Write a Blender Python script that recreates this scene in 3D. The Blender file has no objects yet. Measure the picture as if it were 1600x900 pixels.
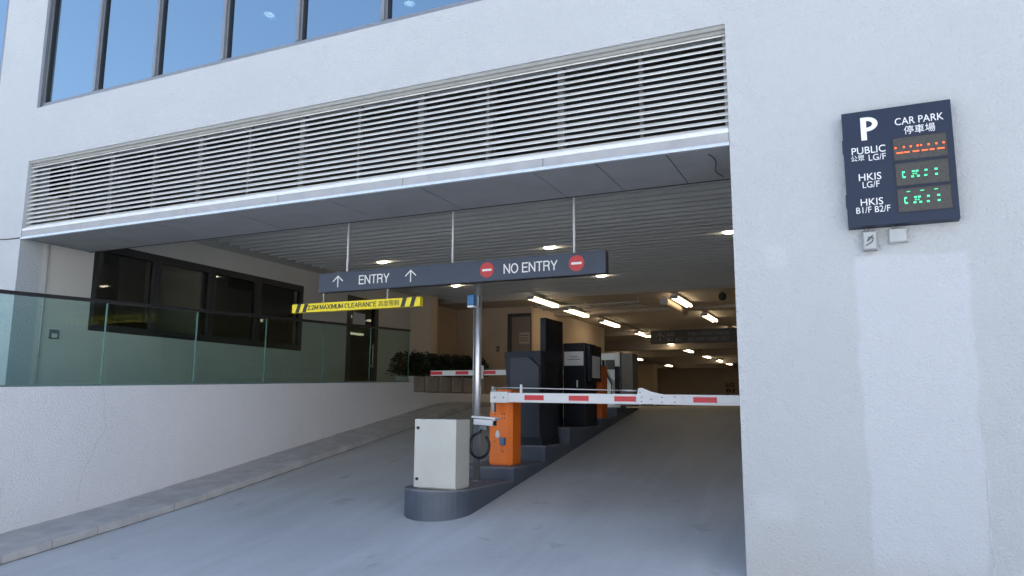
import bpy, bmesh, math, random
from mathutils import Vector, Matrix
random.seed(7)
C = bpy.context.scene
COL = C.collection
K = 0.77            # the layout below was measured in units of 0.77 m
R = math.radians

# ------------------------------------------------------------------ camera, sky, sun, exposure
yaw, pitch, roll, F = .42996, .15277, .005573, 1176.58
f = Vector((-math.sin(yaw)*math.cos(pitch), math.cos(yaw)*math.cos(pitch), math.sin(pitch)))
r0 = Vector((math.cos(yaw), math.sin(yaw), 0)); u0 = r0.cross(f)
rr = math.cos(roll)*r0 + math.sin(roll)*u0
uu = -math.sin(roll)*r0 + math.cos(roll)*u0
cd = bpy.data.cameras.new('camera'); cam = bpy.data.objects.new('camera', cd); COL.objects.link(cam)
M = Matrix((( rr.x, uu.x, -f.x, 0), (rr.y, uu.y, -f.y, 0), (rr.z, uu.z, -f.z, 1.6*K), (0, 0, 0, 1)))
cam.matrix_world = M
cd.sensor_width = 36; cd.lens = 36*F/1600; cd.clip_start = .05; cd.clip_end = 2000
C.camera = cam

SUN_EL, SUN_ROT = 52, -40      # the sun stands behind the building: the whole front is in open shade
w = bpy.data.worlds.new('World'); C.world = w; w.use_nodes = True
nt = w.node_tree; bg = nt.nodes['Background']
sky = nt.nodes.new('ShaderNodeTexSky'); sky.sky_type = 'NISHITA'; sky.sun_disc = False
sky.sun_elevation = R(SUN_EL); sky.sun_rotation = R(SUN_ROT); sky.air_density = 1.0; sky.dust_density = 1.5; sky.ozone_density = 1.0
nt.links.new(sky.outputs[0], bg.inputs[0]); bg.inputs[1].default_value = .10
sl = bpy.data.lights.new('sun', 'SUN'); sl.energy = 5.0; sl.angle = R(.5); sl.color = (1, .97, .92)
so = bpy.data.objects.new('sun', sl); COL.objects.link(so)
so.rotation_euler = (-R(90-SUN_EL), 0, -R(SUN_ROT)); so.location = (0, 30, 40)
C.view_settings.view_transform = 'Standard'; C.view_settings.look = 'None'
C.view_settings.exposure = 1.58; C.view_settings.gamma = 1; C.view_settings.use_curve_mapping = False

# ------------------------------------------------------------------ materials
def mat(name, col, rough=.6, metal=0, spec=.5, var=0, vscale=3, bump=0, bscale=40, coat=0, detail=4):
    m = bpy.data.materials.new(name); m.use_nodes = True
    n = m.node_tree.nodes; l = m.node_tree.links; b = n['Principled BSDF']
    b.inputs['Base Color'].default_value = (*col, 1); b.inputs['Roughness'].default_value = rough
    b.inputs['Metallic'].default_value = metal; b.inputs['Specular IOR Level'].default_value = spec
    b.inputs['Coat Weight'].default_value = coat
    tc = n.new('ShaderNodeTexCoord')
    if var:
        t = n.new('ShaderNodeTexNoise'); t.inputs['Scale'].default_value = vscale; t.inputs['Detail'].default_value = detail
        l.new(tc.outputs['Object'], t.inputs['Vector'])
        rp = n.new('ShaderNodeMapRange'); rp.inputs[1].default_value = .3; rp.inputs[2].default_value = .7
        rp.inputs[3].default_value = 1-var; rp.inputs[4].default_value = 1+var
        l.new(t.outputs['Fac'], rp.inputs[0])
        mx = n.new('ShaderNodeMix'); mx.data_type = 'RGBA'; mx.blend_type = 'MULTIPLY'; mx.inputs[0].default_value = 1
        mx.inputs[6].default_value = (*col, 1); l.new(rp.outputs[0], mx.inputs[7]); l.new(mx.outputs[2], b.inputs['Base Color'])
        rr_ = n.new('ShaderNodeMapRange'); rr_.inputs[3].default_value = max(.02, rough-.12); rr_.inputs[4].default_value = min(1, rough+.12)
        l.new(t.outputs['Fac'], rr_.inputs[0]); l.new(rr_.outputs[0], b.inputs['Roughness'])
    if bump:
        t2 = n.new('ShaderNodeTexNoise'); t2.inputs['Scale'].default_value = bscale; t2.inputs['Detail'].default_value = 3
        l.new(tc.outputs['Object'], t2.inputs['Vector'])
        bp = n.new('ShaderNodeBump'); bp.inputs['Strength'].default_value = bump; bp.inputs['Distance'].default_value = .01
        l.new(t2.outputs['Fac'], bp.inputs['Height']); l.new(bp.outputs[0], b.inputs['Normal'])
    return m

def emis(name, col, s):
    m = bpy.data.materials.new(name); m.use_nodes = True
    b = m.node_tree.nodes['Principled BSDF']
    b.inputs['Base Color'].default_value = (*[c*.6 for c in col], 1)
    b.inputs['Emission Color'].default_value = (*col, 1); b.inputs['Emission Strength'].default_value = s
    return m

def glass(name, tint, refl, fres=True, mixfac=.1, rough=.0, wav=0):
    m = bpy.data.materials.new(name); m.use_nodes = True
    n = m.node_tree.nodes; l = m.node_tree.links; n.clear()
    out = n.new('ShaderNodeOutputMaterial'); mix = n.new('ShaderNodeMixShader')
    tr = n.new('ShaderNodeBsdfTransparent'); tr.inputs[0].default_value = (*tint, 1)
    gl = n.new('ShaderNodeBsdfGlossy'); gl.inputs[0].default_value = (*refl, 1); gl.inputs['Roughness'].default_value = rough
    if fres:
        fr = n.new('ShaderNodeFresnel'); fr.inputs[0].default_value = 1.5; geo = n.new('ShaderNodeNewGeometry')
        k = n.new('ShaderNodeMath'); k.operation = 'SUBTRACT'; k.inputs[0].default_value = 1; l.new(geo.outputs['Backfacing'], k.inputs[1])
        k2 = n.new('ShaderNodeMath'); k2.operation = 'MULTIPLY'; l.new(k.outputs[0], k2.inputs[0]); l.new(fr.outputs[0], k2.inputs[1]); l.new(k2.outputs[0], mix.inputs[0])
    else:
        mix.inputs[0].default_value = mixfac
    if wav:
        t = n.new('ShaderNodeTexNoise'); t.inputs['Scale'].default_value = .6; t.inputs['Detail'].default_value = 1
        tc = n.new('ShaderNodeTexCoord'); l.new(tc.outputs['Object'], t.inputs['Vector'])
        bp = n.new('ShaderNodeBump'); bp.inputs['Strength'].default_value = wav; bp.inputs['Distance'].default_value = .05
        l.new(t.outputs['Fac'], bp.inputs['Height']); l.new(bp.outputs[0], gl.inputs['Normal'])
    l.new(tr.outputs[0], mix.inputs[1]); l.new(gl.outputs[0], mix.inputs[2]); l.new(mix.outputs[0], out.inputs[0])
    return m

def math_node(n, l, op, a, b=None):
    k = n.new('ShaderNodeMath'); k.operation = op
    for i, v in enumerate((a, b)):
        if v is None: continue
        if isinstance(v, (int, float)): k.inputs[i].default_value = v
        else: l.new(v, k.inputs[i])
    return k.outputs[0]

def stucco(name, col, bump=.35, patches=(), cracks=False):
    """textured exterior render; patches = paint patches (x0,x1,z0,z1,colour,edge) in metres on the wall"""
    m = bpy.data.materials.new(name); m.use_nodes = True
    n = m.node_tree.nodes; l = m.node_tree.links; b = n['Principled BSDF']
    b.inputs['Roughness'].default_value = .75; b.inputs['Specular IOR Level'].default_value = .3
    tc = n.new('ShaderNodeTexCoord')
    def noise(s, d=3, dist=0):
        t = n.new('ShaderNodeTexNoise'); t.inputs['Scale'].default_value = s; t.inputs['Detail'].default_value = d
        t.inputs['Distortion'].default_value = dist
        l.new(tc.outputs['Object'], t.inputs['Vector']); return t.outputs['Fac']
    big = noise(.9, 4); mid = noise(7, 3)
    s = math_node(n, l, 'ADD', math_node(n, l, 'MULTIPLY', big, .10), math_node(n, l, 'MULTIPLY', mid, .05))
    s = math_node(n, l, 'ADD', s, .925)
    mx = n.new('ShaderNodeMix'); mx.data_type = 'RGBA'; mx.blend_type = 'MULTIPLY'; mx.inputs[0].default_value = 1
    mx.inputs[6].default_value = (*col, 1); l.new(s, mx.inputs[7]); cur = mx.outputs[2]
    if patches:
        sep = n.new('ShaderNodeSeparateXYZ'); l.new(tc.outputs['Object'], sep.inputs[0])
        wob = math_node(n, l, 'MULTIPLY', math_node(n, l, 'SUBTRACT', noise(2.2, 5), .5), .16)
        px = math_node(n, l, 'ADD', sep.outputs[0], wob); pz = math_node(n, l, 'ADD', sep.outputs[2], wob)
        for (x0, x1, z0, z1, pc, e, amt) in patches:
            def rng(v, a, bb):
                r1 = n.new('ShaderNodeMapRange'); r1.interpolation_type = 'SMOOTHSTEP'; l.new(v, r1.inputs[0]); r1.inputs[1].default_value = a-e; r1.inputs[2].default_value = a+e
                r2 = n.new('ShaderNodeMapRange'); r2.interpolation_type = 'SMOOTHSTEP'; l.new(v, r2.inputs[0]); r2.inputs[1].default_value = bb-e; r2.inputs[2].default_value = bb+e
                r2.inputs[3].default_value = 1; r2.inputs[4].default_value = 0
                return math_node(n, l, 'MULTIPLY', r1.outputs[0], r2.outputs[0])
            mask = math_node(n, l, 'MULTIPLY', math_node(n, l, 'MULTIPLY', rng(px, x0, x1), rng(pz, z0, z1)), amt)
            q = n.new('ShaderNodeMix'); q.data_type = 'RGBA'; l.new(mask, q.inputs[0]); l.new(cur, q.inputs[6]); q.inputs[7].default_value = (*pc, 1)
            cur = q.outputs[2]
    l.new(cur, b.inputs['Base Color'])
    vo = n.new('ShaderNodeTexVoronoi'); vo.feature = 'SMOOTH_F1'; vo.inputs['Scale'].default_value = 52
    l.new(tc.outputs['Object'], vo.inputs['Vector'])
    h = math_node(n, l, 'ADD', math_node(n, l, 'MULTIPLY', noise(75, 3, .6), 1.0), math_node(n, l, 'MULTIPLY', vo.outputs['Distance'], -.6))
    bp = n.new('ShaderNodeBump'); bp.inputs['Strength'].default_value = bump; bp.inputs['Distance'].default_value = .02
    l.new(h, bp.inputs['Height']); l.new(bp.outputs[0], b.inputs['Normal'])
    return m

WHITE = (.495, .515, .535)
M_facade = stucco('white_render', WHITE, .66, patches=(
    (.02, .74, -1.5, 3.02*K, (.57, .59, .635), .02, .7),
    (-.80, -.35, -.2, .42, (.50, .50, .49), .10, .5),
    (-.75, -.48, .36, .58, (.57, .585, .61), .05, .5),
    (-.85, .9, -.6, .14, (.49, .48, .47), .10, .5),
    (-.62, -.46, 2.30, 2.46, (.57, .585, .60), .03, .5)))
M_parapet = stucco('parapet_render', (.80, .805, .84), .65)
M_inner = stucco('inner_render', (.60, .575, .54), .25)
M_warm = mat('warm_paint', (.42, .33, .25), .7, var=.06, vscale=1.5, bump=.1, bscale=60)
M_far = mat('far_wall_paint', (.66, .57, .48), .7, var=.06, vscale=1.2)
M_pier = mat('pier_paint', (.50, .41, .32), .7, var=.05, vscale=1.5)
M_dark = mat('dark_void', (.02, .02, .022), .8, var=.1)
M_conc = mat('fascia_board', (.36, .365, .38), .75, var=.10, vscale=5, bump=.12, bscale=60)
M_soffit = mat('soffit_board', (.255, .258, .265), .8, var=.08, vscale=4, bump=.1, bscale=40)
M_galv = mat('galvanised_edge', (.62, .68, .74), .35, metal=.5, var=.08, vscale=12)
M_blade = mat('louvre_paint', (.80, .80, .78), .5, var=.05, vscale=6)
M_louvfr = mat('louvre_frame_paint', (.30, .30, .285), .55, var=.05)
M_lmull = mat('louvre_mullion', (.11, .115, .115), .5, var=.05)
M_slat = mat('slat_metal', (.42, .425, .42), .5, var=.04, vscale=2)
M_gceil = mat('garage_ceiling_paint', (.40, .36, .32), .8, var=.08, vscale=1, bump=.1)
M_frame = mat('window_frame_metal', (.20, .20, .21), .4, metal=.4, var=.06, vscale=8)
M_mull = mat('mullion_metal', (.27, .28, .30), .38, metal=.5, var=.05, vscale=8)
M_dframe = mat('dark_window_frame', (.035, .033, .035), .45, var=.1, vscale=10)
M_wglass = glass('solar_glass', (.35, .45, .55), (.62, .76, .82), False, .72, wav=.05)
M_dglass = glass('dark_glass', (.72, .72, .70), (.9, .95, 1), True)
M_bglass = glass('green_glass', (.79, .90, .88), (.9, 1, .97), True)
M_gedge = mat('glass_edge', (.16, .25, .235), .3, spec=.5, var=.03)
M_rail = mat('handrail_bronze', (.055, .05, .055), .4, metal=.5, var=.1, vscale=10)
M_kerb = mat('kerb_concrete', (.46, .455, .455), .8, var=.17, vscale=4, bump=.2, bscale=70, detail=8)
M_walk = mat('walkway_tile', (.30, .29, .28), .7, var=.1)
M_isl = mat('island_paint', (.070, .088, .118), .42, var=.14, vscale=5, bump=.06, bscale=30, detail=6)
M_isltop = mat('island_top_grey', (.17, .18, .20), .55, var=.18, vscale=6, detail=7)  # island tops in a lighter grey than the sides
M_cab = mat('cabinet_cream', (.50, .50, .455), .45, var=.05, vscale=4)
M_cabside = mat('cabinet_cream_edge', (.48, .48, .44), .45, var=.05, vscale=4)
M_black = mat('black_plastic', (.012, .012, .013), .4, var=.1, vscale=20)
M_steel = mat('stainless_steel', (.66, .66, .66), .38, metal=.85, var=.08, vscale=9)
M_wht = mat('white_paint', (.72, .73, .75), .4, var=.04, vscale=6)
M_red = mat('red_reflector', (.62, .015, .03), .4, var=.06, vscale=30)
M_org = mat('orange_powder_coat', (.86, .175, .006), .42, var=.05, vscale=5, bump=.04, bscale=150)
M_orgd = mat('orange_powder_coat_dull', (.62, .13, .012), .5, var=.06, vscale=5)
M_slate = mat('slate_powder_coat', (.018, .022, .033), .55, spec=.25, var=.08, vscale=5)
M_slated = mat('dark_slate_coat', (.006, .008, .014), .5, spec=.28, var=.08, vscale=5)
M_navy = mat('sign_navy', (.018, .028, .056), .5, spec=.3, var=.07, vscale=4)
M_navyd = mat('sign_edge_navy', (.012, .014, .02), .4, var=.05)
M_hs = mat('hanging_sign_navy', (.052, .068, .104), .45, spec=.35, var=.10, vscale=3)
M_text = mat('white_vinyl', (.80, .80, .82), .45, var=.03, vscale=20)
M_sred = mat('no_entry_red', (.50, .035, .04), .4, var=.06, vscale=20)
M_yel = mat('yellow_paint', (.88, .70, .008), .42, var=.05, vscale=8)
M_blk = mat('black_vinyl', (.018, .018, .018), .45, var=.08, vscale=20)
M_blue = mat('blue_plastic', (.015, .12, .28), .35, var=.06, vscale=20)
M_paper = mat('paper', (.62, .62, .64), .8, var=.04, vscale=12)
M_ink = mat('grey_ink', (.12, .12, .13), .8, var=.05)
M_pot = mat('planter_stone', (.36, .33, .30), .75, var=.08, vscale=6, bump=.1)
M_leaf = mat('leaf', (.016, .026, .010), .5, var=.35, vscale=14)
M_stem = mat('stem', (.07, .05, .03), .8, var=.1)
M_grey = mat('grey_plastic', (.40, .42, .43), .4, var=.06, vscale=16)
M_greyd = mat('grey_metal', (.26, .27, .28), .4, metal=.5, var=.08, vscale=16)
M_led = mat('led_panel', (.05, .048, .045), .5, var=.5, vscale=160)
M_door = mat('door_brown', (.17, .14, .12), .5, var=.08, vscale=3)
M_asph = None
M_tube = emis('warm_tube', (1, .79, .50), 2.7)
M_down = emis('downlight_lens', (1, .84, .58), 6)
M_lred = emis('led_red', (1, .10, .025), .9)
M_lgrn = emis('led_green', (.06, .9, .34), .62)

def ground_mat(name, col, near=None):
    m = bpy.data.materials.new(name); m.use_nodes = True
    n = m.node_tree.nodes; l = m.node_tree.links; b = n['Principled BSDF']
    tc = n.new('ShaderNodeTexCoord')
    def noise(s, d=4, dist=0, sc=None):
        t = n.new('ShaderNodeTexNoise'); t.inputs['Scale'].default_value = s; t.inputs['Detail'].default_value = d; t.inputs['Distortion'].default_value = dist
        src = tc.outputs['Object']
        if sc:
            mp = n.new('ShaderNodeMapping'); mp.inputs['Scale'].default_value = sc; l.new(src, mp.inputs[0]); src = mp.outputs[0]
        l.new(src, t.inputs['Vector']); return t.outputs['Fac']
    a = noise(.5, 6, .5); s = noise(16, 4); tr = noise(1.6, 5, .8, (2.2, .25, 1))
    k = math_node(n, l, 'ADD', math_node(n, l, 'MULTIPLY', a, .50), math_node(n, l, 'ADD', math_node(n, l, 'MULTIPLY', s, .12), math_node(n, l, 'MULTIPLY', tr, .34)))
    k = math_node(n, l, 'ADD', k, .52)
    mx = n.new('ShaderNodeMix'); mx.data_type = 'RGBA'; mx.blend_type = 'MULTIPLY'; mx.inputs[0].default_value = 1
    mx.inputs[6].default_value = (*col, 1); l.new(k, mx.inputs[7])
    if near:
        sp0 = n.new('ShaderNodeSeparateXYZ'); l.new(tc.outputs['Object'], sp0.inputs[0])
        yy = math_node(n, l, 'ADD', sp0.outputs[1], math_node(n, l, 'MULTIPLY', math_node(n, l, 'SUBTRACT', noise(1.3, 5), .5), .5))
        bl = n.new('ShaderNodeMapRange'); bl.interpolation_type = 'SMOOTHSTEP'; bl.inputs[1].default_value = 6.9; bl.inputs[2].default_value = 8.1; l.new(yy, bl.inputs[0])  # fades the painted daylight tint into the ramp colour
        nm = n.new('ShaderNodeMix'); nm.data_type = 'RGBA'; l.new(bl.outputs[0], nm.inputs[0]); nm.inputs[6].default_value = (*near, 1); nm.inputs[7].default_value = (*col, 1)
        l.new(nm.outputs[2], mx.inputs[6])
    sp = math_node(n, l, 'GREATER_THAN', noise(21, 1), .79)
    q = n.new('ShaderNodeMix'); q.data_type = 'RGBA'; l.new(math_node(n, l, 'MULTIPLY', sp, .7), q.inputs[0]); l.new(mx.outputs[2], q.inputs[6]); q.inputs[7].default_value = (.45, .45, .43, 1)
    # rubbed tyre scuff and scattered oil drips
    sep = n.new('ShaderNodeSeparateXYZ'); l.new(tc.outputs['Object'], sep.inputs[0])
    def fall(v, c, r):
        d = math_node(n, l, 'ABSOLUTE', math_node(n, l, 'SUBTRACT', v, c)); mr = n.new('ShaderNodeMapRange'); mr.inputs[1].default_value = r*.35; mr.inputs[2].default_value = r; mr.inputs[3].default_value = 1; mr.inputs[4].default_value = 0
        l.new(d, mr.inputs[0]); return mr.outputs[0]
    sc_ = math_node(n, l, 'MULTIPLY', fall(math_node(n, l, 'ADD', sep.outputs[0], math_node(n, l, 'MULTIPLY', sep.outputs[1], -.45)), -4.65-.45*3.98, .36), fall(sep.outputs[1], 3.98, .22))
    sc_ = math_node(n, l, 'MULTIPLY', sc_, math_node(n, l, 'GREATER_THAN', noise(30, 4, 1.2), .50))
    oil = n.new('ShaderNodeMapRange'); oil.inputs[1].default_value = .66; oil.inputs[2].default_value = .78; l.new(noise(2.7, 5, .4), oil.inputs[0])
    st = math_node(n, l, 'MAXIMUM', math_node(n, l, 'MULTIPLY', sc_, .45), math_node(n, l, 'MULTIPLY', oil.outputs[0], .5))
    q2 = n.new('ShaderNodeMix'); q2.data_type = 'RGBA'; l.new(st, q2.inputs[0]); l.new(q.outputs[2], q2.inputs[6]); q2.inputs[7].default_value = (.09, .09, .095, 1)
    l.new(q2.outputs[2], b.inputs['Base Color'])
    rg = n.new('ShaderNodeMapRange'); rg.inputs[3].default_value = .42; rg.inputs[4].default_value = .7; l.new(a, rg.inputs[0]); l.new(rg.outputs[0], b.inputs['Roughness'])
    bp = n.new('ShaderNodeBump'); bp.inputs['Strength'].default_value = .25; bp.inputs['Distance'].default_value = .006
    l.new(noise(120, 2), bp.inputs['Height']); l.new(bp.outputs[0], b.inputs['Normal'])
    return m
M_drive = ground_mat('driveway_coating', (.53, .55, .575))
M_ramp = ground_mat('ramp_coating', (.50, .50, .49), (.53, .55, .575))  # bluer start: outdoor daylight painted into the colour, on top of a floor joint

# ------------------------------------------------------------------ mesh helpers (all coordinates in layout units, scaled by K when built)
def origin(o):
    p = Vector((0, 0, 0))
    while o: p += o.location; o = o.parent
    return p

class MB:
    def __init__(s): s.bm = bmesh.new()
    def box(s, x0, x1, y0, y1, z0, z1, bev=0, rot=None, seg=2):
        g = bmesh.ops.create_cube(s.bm, size=1); vs = g['verts']
        c = Vector(((x0+x1)/2, (y0+y1)/2, (z0+z1)/2)); d = (abs(x1-x0), abs(y1-y0), abs(z1-z0))
        for v in vs: v.co = Vector((v.co.x*d[0], v.co.y*d[1], v.co.z*d[2]))
        if bev:
            es = list({e for v in vs for e in v.link_edges})
            rb = bmesh.ops.bevel(s.bm, geom=es, offset=min(bev, min(d)*.45), segments=seg, affect='EDGES', profile=.5)
            vs = list({v for fc in rb['faces'] for v in fc.verts} | {v for v in vs if v.is_valid})
        for v in vs:
            if rot: v.co = rot @ v.co
            v.co += c
        return s
    def prism(s, pts, axis, a, b):
        """extrude a polygon along an axis ('x','y','z') from a to b; pts in the other two axes, in order"""
        def mk(p, t): return {'x': (t, p[0], p[1]), 'y': (p[0], t, p[1]), 'z': (p[0], p[1], t)}[axis]
        A = [s.bm.verts.new(mk(p, a)) for p in pts]; B = [s.bm.verts.new(mk(p, b)) for p in pts]
        n = len(pts)
        s.bm.faces.new(A); s.bm.faces.new(B[::-1])
        for i in range(n): s.bm.faces.new((A[i], B[i], B[(i+1) % n], A[(i+1) % n]))
        return s
    def tube(s, pts, r, n=12, caps=True):
        pts = [Vector(p) for p in pts]; rings = []
        rs = r if isinstance(r, (list, tuple)) else [r]*len(pts)
        up = None
        for i, p in enumerate(pts):
            t = (pts[min(i+1, len(pts)-1)]-pts[max(i-1, 0)]).normalized()
            if up is None: up = t.orthogonal().normalized()
            up = (up - t*up.dot(t)).normalized(); v = t.cross(up)
            rings.append([s.bm.verts.new(p+rs[i]*(math.cos(2*math.pi*k/n)*up+math.sin(2*math.pi*k/n)*v)) for k in range(n)])
        for a, b in zip(rings, rings[1:]):
            for k in range(n): s.bm.faces.new((a[k], a[(k+1) % n], b[(k+1) % n], b[k])).smooth = True
        if caps: s.bm.faces.new(rings[0][::-1]); s.bm.faces.new(rings[-1])
        return s
    def ball(s, c, rx, ry=None, rz=None, n=16):
        g = bmesh.ops.create_uvsphere(s.bm, u_segments=n, v_segments=n//2+2, radius=1)
        for v in g['verts']: v.co = Vector((v.co.x*rx, v.co.y*(ry or rx), v.co.z*(rz or rx)))+Vector(c)
        for fc in {fc for v in g['verts'] for fc in v.link_faces}: fc.smooth = True
        return s
    def quad(s, *p): s.bm.faces.new([s.bm.verts.new(q) for q in p]); return s
    def build(s, name, m, parent=None, fix=True):
        if fix: bmesh.ops.recalc_face_normals(s.bm, faces=s.bm.faces[:])
        me = bpy.data.meshes.new(name); o0 = origin(parent)/K
        for v in s.bm.verts: v.co = (v.co-o0)*K
        s.bm.to_mesh(me); s.bm.free()
        for q in (m if isinstance(m, (list, tuple)) else [m]): me.materials.append(q)
        o = bpy.data.objects.new(name, me); COL.objects.link(o); o.parent = parent
        return o

def tag(o, label=None, cat=None, group=None, kind=None):
    if label: o['label'] = label
    if cat: o['category'] = cat
    if group: o['group'] = group
    if kind: o['kind'] = kind
    return o
def thing(name, loc, label, cat, group=None):
    o = bpy.data.objects.new(name, None); o.empty_display_size = .1; o.location = Vector(loc)*K; COL.objects.link(o)
    return tag(o, label, cat, group)
KIDS = {}
def kids(o): return [c for c in bpy.data.objects if c.parent == o]
def copy_tree(o, loc=None, parent=None, label=None):
    c = o.copy(); COL.objects.link(c); c.parent = parent
    if loc is not None: c.location = Vector(loc)*K
    if label: c['label'] = label
    for ch in kids(o): copy_tree(ch, None, c)
    return c
def set_mats(o, fn):
    for p in o.data.polygons: p.material_index = fn(p)

def text(s, name, m, parent, x0, x1, z0, z1, y, depth=.004, weight=0, axis='y'):
    """lettering fitted to a rectangle on a plane facing -Y (axis 'y') ; x0..x1 by z0..z1"""
    cu = bpy.data.curves.new(name, 'FONT'); cu.body = s; cu.size = 1; cu.extrude = .02; cu.offset = weight; cu.resolution_u = 4
    to = bpy.data.objects.new('tmp', cu); COL.objects.link(to)
    dg = bpy.context.evaluated_depsgraph_get(); me = bpy.data.meshes.new_from_object(to.evaluated_get(dg)); me.name = name
    bpy.data.objects.remove(to); bpy.data.curves.remove(cu)
    xs = [v.co.x for v in me.vertices]; ys = [v.co.y for v in me.vertices]
    ax, bx, ay, by = min(xs), max(xs), min(ys), max(ys); o0 = origin(parent)/K
    for v in me.vertices:
        p = Vector((x0+(v.co.x-ax)/(bx-ax)*(x1-x0), y-depth*(v.co.z+.02)/.04, z0+(v.co.y-ay)/(by-ay)*(z1-z0)))
        v.co = (p-o0)*K
    me.materials.clear(); me.materials.append(m)
    o = bpy.data.objects.new(name, me); COL.objects.link(o); o.parent = parent
    return o

GLY = {'E': (.62, [[(1, 0), (0, 0), (0, 1), (1, 1)], [(0, .52), (.92, .52)]]), 'N': (.72, [[(0, 0), (0, 1), (1, 0), (1, 1)]]), 'T': (.66, [[(0, 1), (1, 1)], [(.5, 1), (.5, 0)]]),
       'R': (.68, [[(0, 0), (0, 1), (.62, 1), (.86, .95), (.97, .84), (.97, .70), (.86, .56), (.62, .51), (0, .51)], [(.62, .51), (.84, .44), (.93, .30), (.95, .10), (1, 0)]]),
       'Y': (.70, [[(0, 1), (.5, .42), (1, 1)], [(.5, .42), (.5, 0)]]), 'O': (.82, [[(.5+.5*math.sin(a), .5+.5*math.cos(a)) for a in [math.pi*k/12 for k in range(25)]]])}
GLY.update({'2': (.60, [[(0, .78), (.10, .93), (.32, 1), (.64, 1), (.88, .92), (.97, .76), (.92, .60), (.70, .44), (.25, .20), (0, 0), (1, 0)]]), '.': (.06, [[(0, .0), (1, .02)]]),
       'M': (.84, [[(0, 0), (0, 1), (.5, .12), (1, 1), (1, 0)]]), 'A': (.78, [[(0, 0), (.5, 1), (1, 0)], [(.2, .36), (.8, .36)]]), 'X': (.72, [[(0, 0), (1, 1)], [(0, 1), (1, 0)]]),
       'I': (.02, [[(.5, 0), (.5, 1)]]), 'L': (.58, [[(0, 1), (0, 0), (1, 0)]]),
       'U': (.70, [[(0, 1), (0, .32), (.10, .10), (.32, 0), (.68, 0), (.90, .10), (1, .32), (1, 1)]]),
       'C': (.78, [[(.5+.5*math.sin(a), .5+.5*math.cos(a)) for a in [1.05-4.18*k/14-.0+(-.0) for k in range(15)]]])})
def stroke_text(s, m, parent, x0, x1, z0, z1, y, t=.0185):
    H = z1-z0-t; adv = [(GLY[c][0] if c != ' ' else .14) for c in s]; gap = .26
    k = (x1-x0-t)/(sum(adv)+gap*(len(s)-1)); x = x0+t/2; b = MB(); q = 0
    for c, a in zip(s, adv):
        if c != ' ':
            for pl in GLY[c][1]:
                P = [Vector((x+p[0]*a*k, z0+t/2+p[1]*H)) for p in pl]
                for A, B_ in zip(P, P[1:]):
                    d = (B_-A).normalized(); n_ = Vector((-d.y, d.x))*t/2; e = d*t*.42; q = (q+1) % 7
                    b.prism([tuple(A-e+n_), tuple(B_+e+n_), tuple(B_+e-n_), tuple(A-e-n_)], 'y', y-.003-.0002*q, y)
        x += (a+gap)*k
    return b.build('lettering', m, parent)

# ------------------------------------------------------------------ ground: a drive that climbs into the building
def slope(y):
    pts = [(-1e9, 0), (2, 0), (5, .12), (8, .13), (9.5, .16), (17.4, .16), (18.6, 0), (1e9, 0)]
    for (a, sa), (b, sb) in zip(pts, pts[1:]):
        if a <= y <= b: return sa+(sb-sa)*(y-a)/(b-a) if b-a < 1e8 else sa
YS = [-20+.1*i for i in range(520)]
G = {}; z = 0; i95 = YS.index(min(YS, key=lambda q: abs(q-9.5)))
zz = [0]
for a in YS[:-1]: zz.append(zz[-1]+slope(a+.05)*.1)
off = .16-zz[i95]; zz = [q+off for q in zz]
def g(y):
    if y <= YS[0]: return zz[0]
    if y >= YS[-1]: return zz[-1]
    i = int((y-YS[0])/.1); i = min(i, len(YS)-2); t = (y-YS[i])/.1
    return zz[i]*(1-t)+zz[i+1]*t
def sheet(name, m, x0, x1, ys, dz=0):
    b = MB(); prev = None
    for y in ys:
        row = [b.bm.verts.new((x0, y, g(y)+dz)), b.bm.verts.new((x1, y, g(y)+dz))]
        if prev: b.bm.faces.new((prev[0], prev[1], row[1], row[0])).smooth = True
        prev = row
    return tag(b.build(name, m, fix=False), kind='structure')
def yr(a, b, st): return [a+st*i for i in range(int((b-a)/st))]+[b]
sheet('driveway', M_drive, -160, 160, [-200, -40]+yr(-20, 8.95, .5))
sheet('ramp', M_ramp, -45, 30, yr(8.95, 20, .35)+[80])

# kerb and narrow pavement along the entry lane
b = MB(); X0, X1 = -10.36, -9.38
ys = yr(1.0, 23.3, .62)
for a, c in zip(ys, ys[1:]):
    e = .006; jz = random.uniform(-.004, .004)
    for (xa, xb, h) in ((X0, X1-.20, .112), (X1-.196, X1, .108)):
        vs = [b.bm.verts.new((x, y, g(y)+dz)) for y in (a+e, c-e) for x, dz in ((xa, -.2), (xb+(.02 if xb == X1 else 0), -.2), (xb, h+jz), (xa, h+.015+jz))]
        b.bm.faces.new(vs[:4]); b.bm.faces.new(vs[7:3:-1])
        for i in range(4): b.bm.faces.new((vs[i], vs[4+i], vs[4+(i+1) % 4], vs[(i+1) % 4]))
tag(b.build('kerb', M_kerb), kind='structure')
b = MB(); prev = None
for y in yr(3.0, 19, .12):
    row = [b.bm.verts.new((X1-.02, y, g(y)+.005)), b.bm.verts.new((X1+.024+.03*max(0, random.gauss(.1, .35)), y, g(y)+.005))]
    if prev: b.bm.faces.new((prev[0], prev[1], row[1], row[0]))
    prev = row
tag(b.build('gutter', mat('gutter_dirt', (.10, .095, .09), .9, var=.4, vscale=14), fix=False), kind='structure')
b = MB(); prev = None
for y in yr(1, 25, 1):
    zt = 1.40+(y-6)*.05 if y < 16 else 1.90
    row = [b.bm.verts.new((x, y, zt)) for x in (-13.6, -10.45)]
    if prev: b.bm.faces.new((prev[0], prev[1], row[1], row[0]))
    prev = row
tag(b.build('walkway', M_walk, fix=False), kind='structure')

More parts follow.
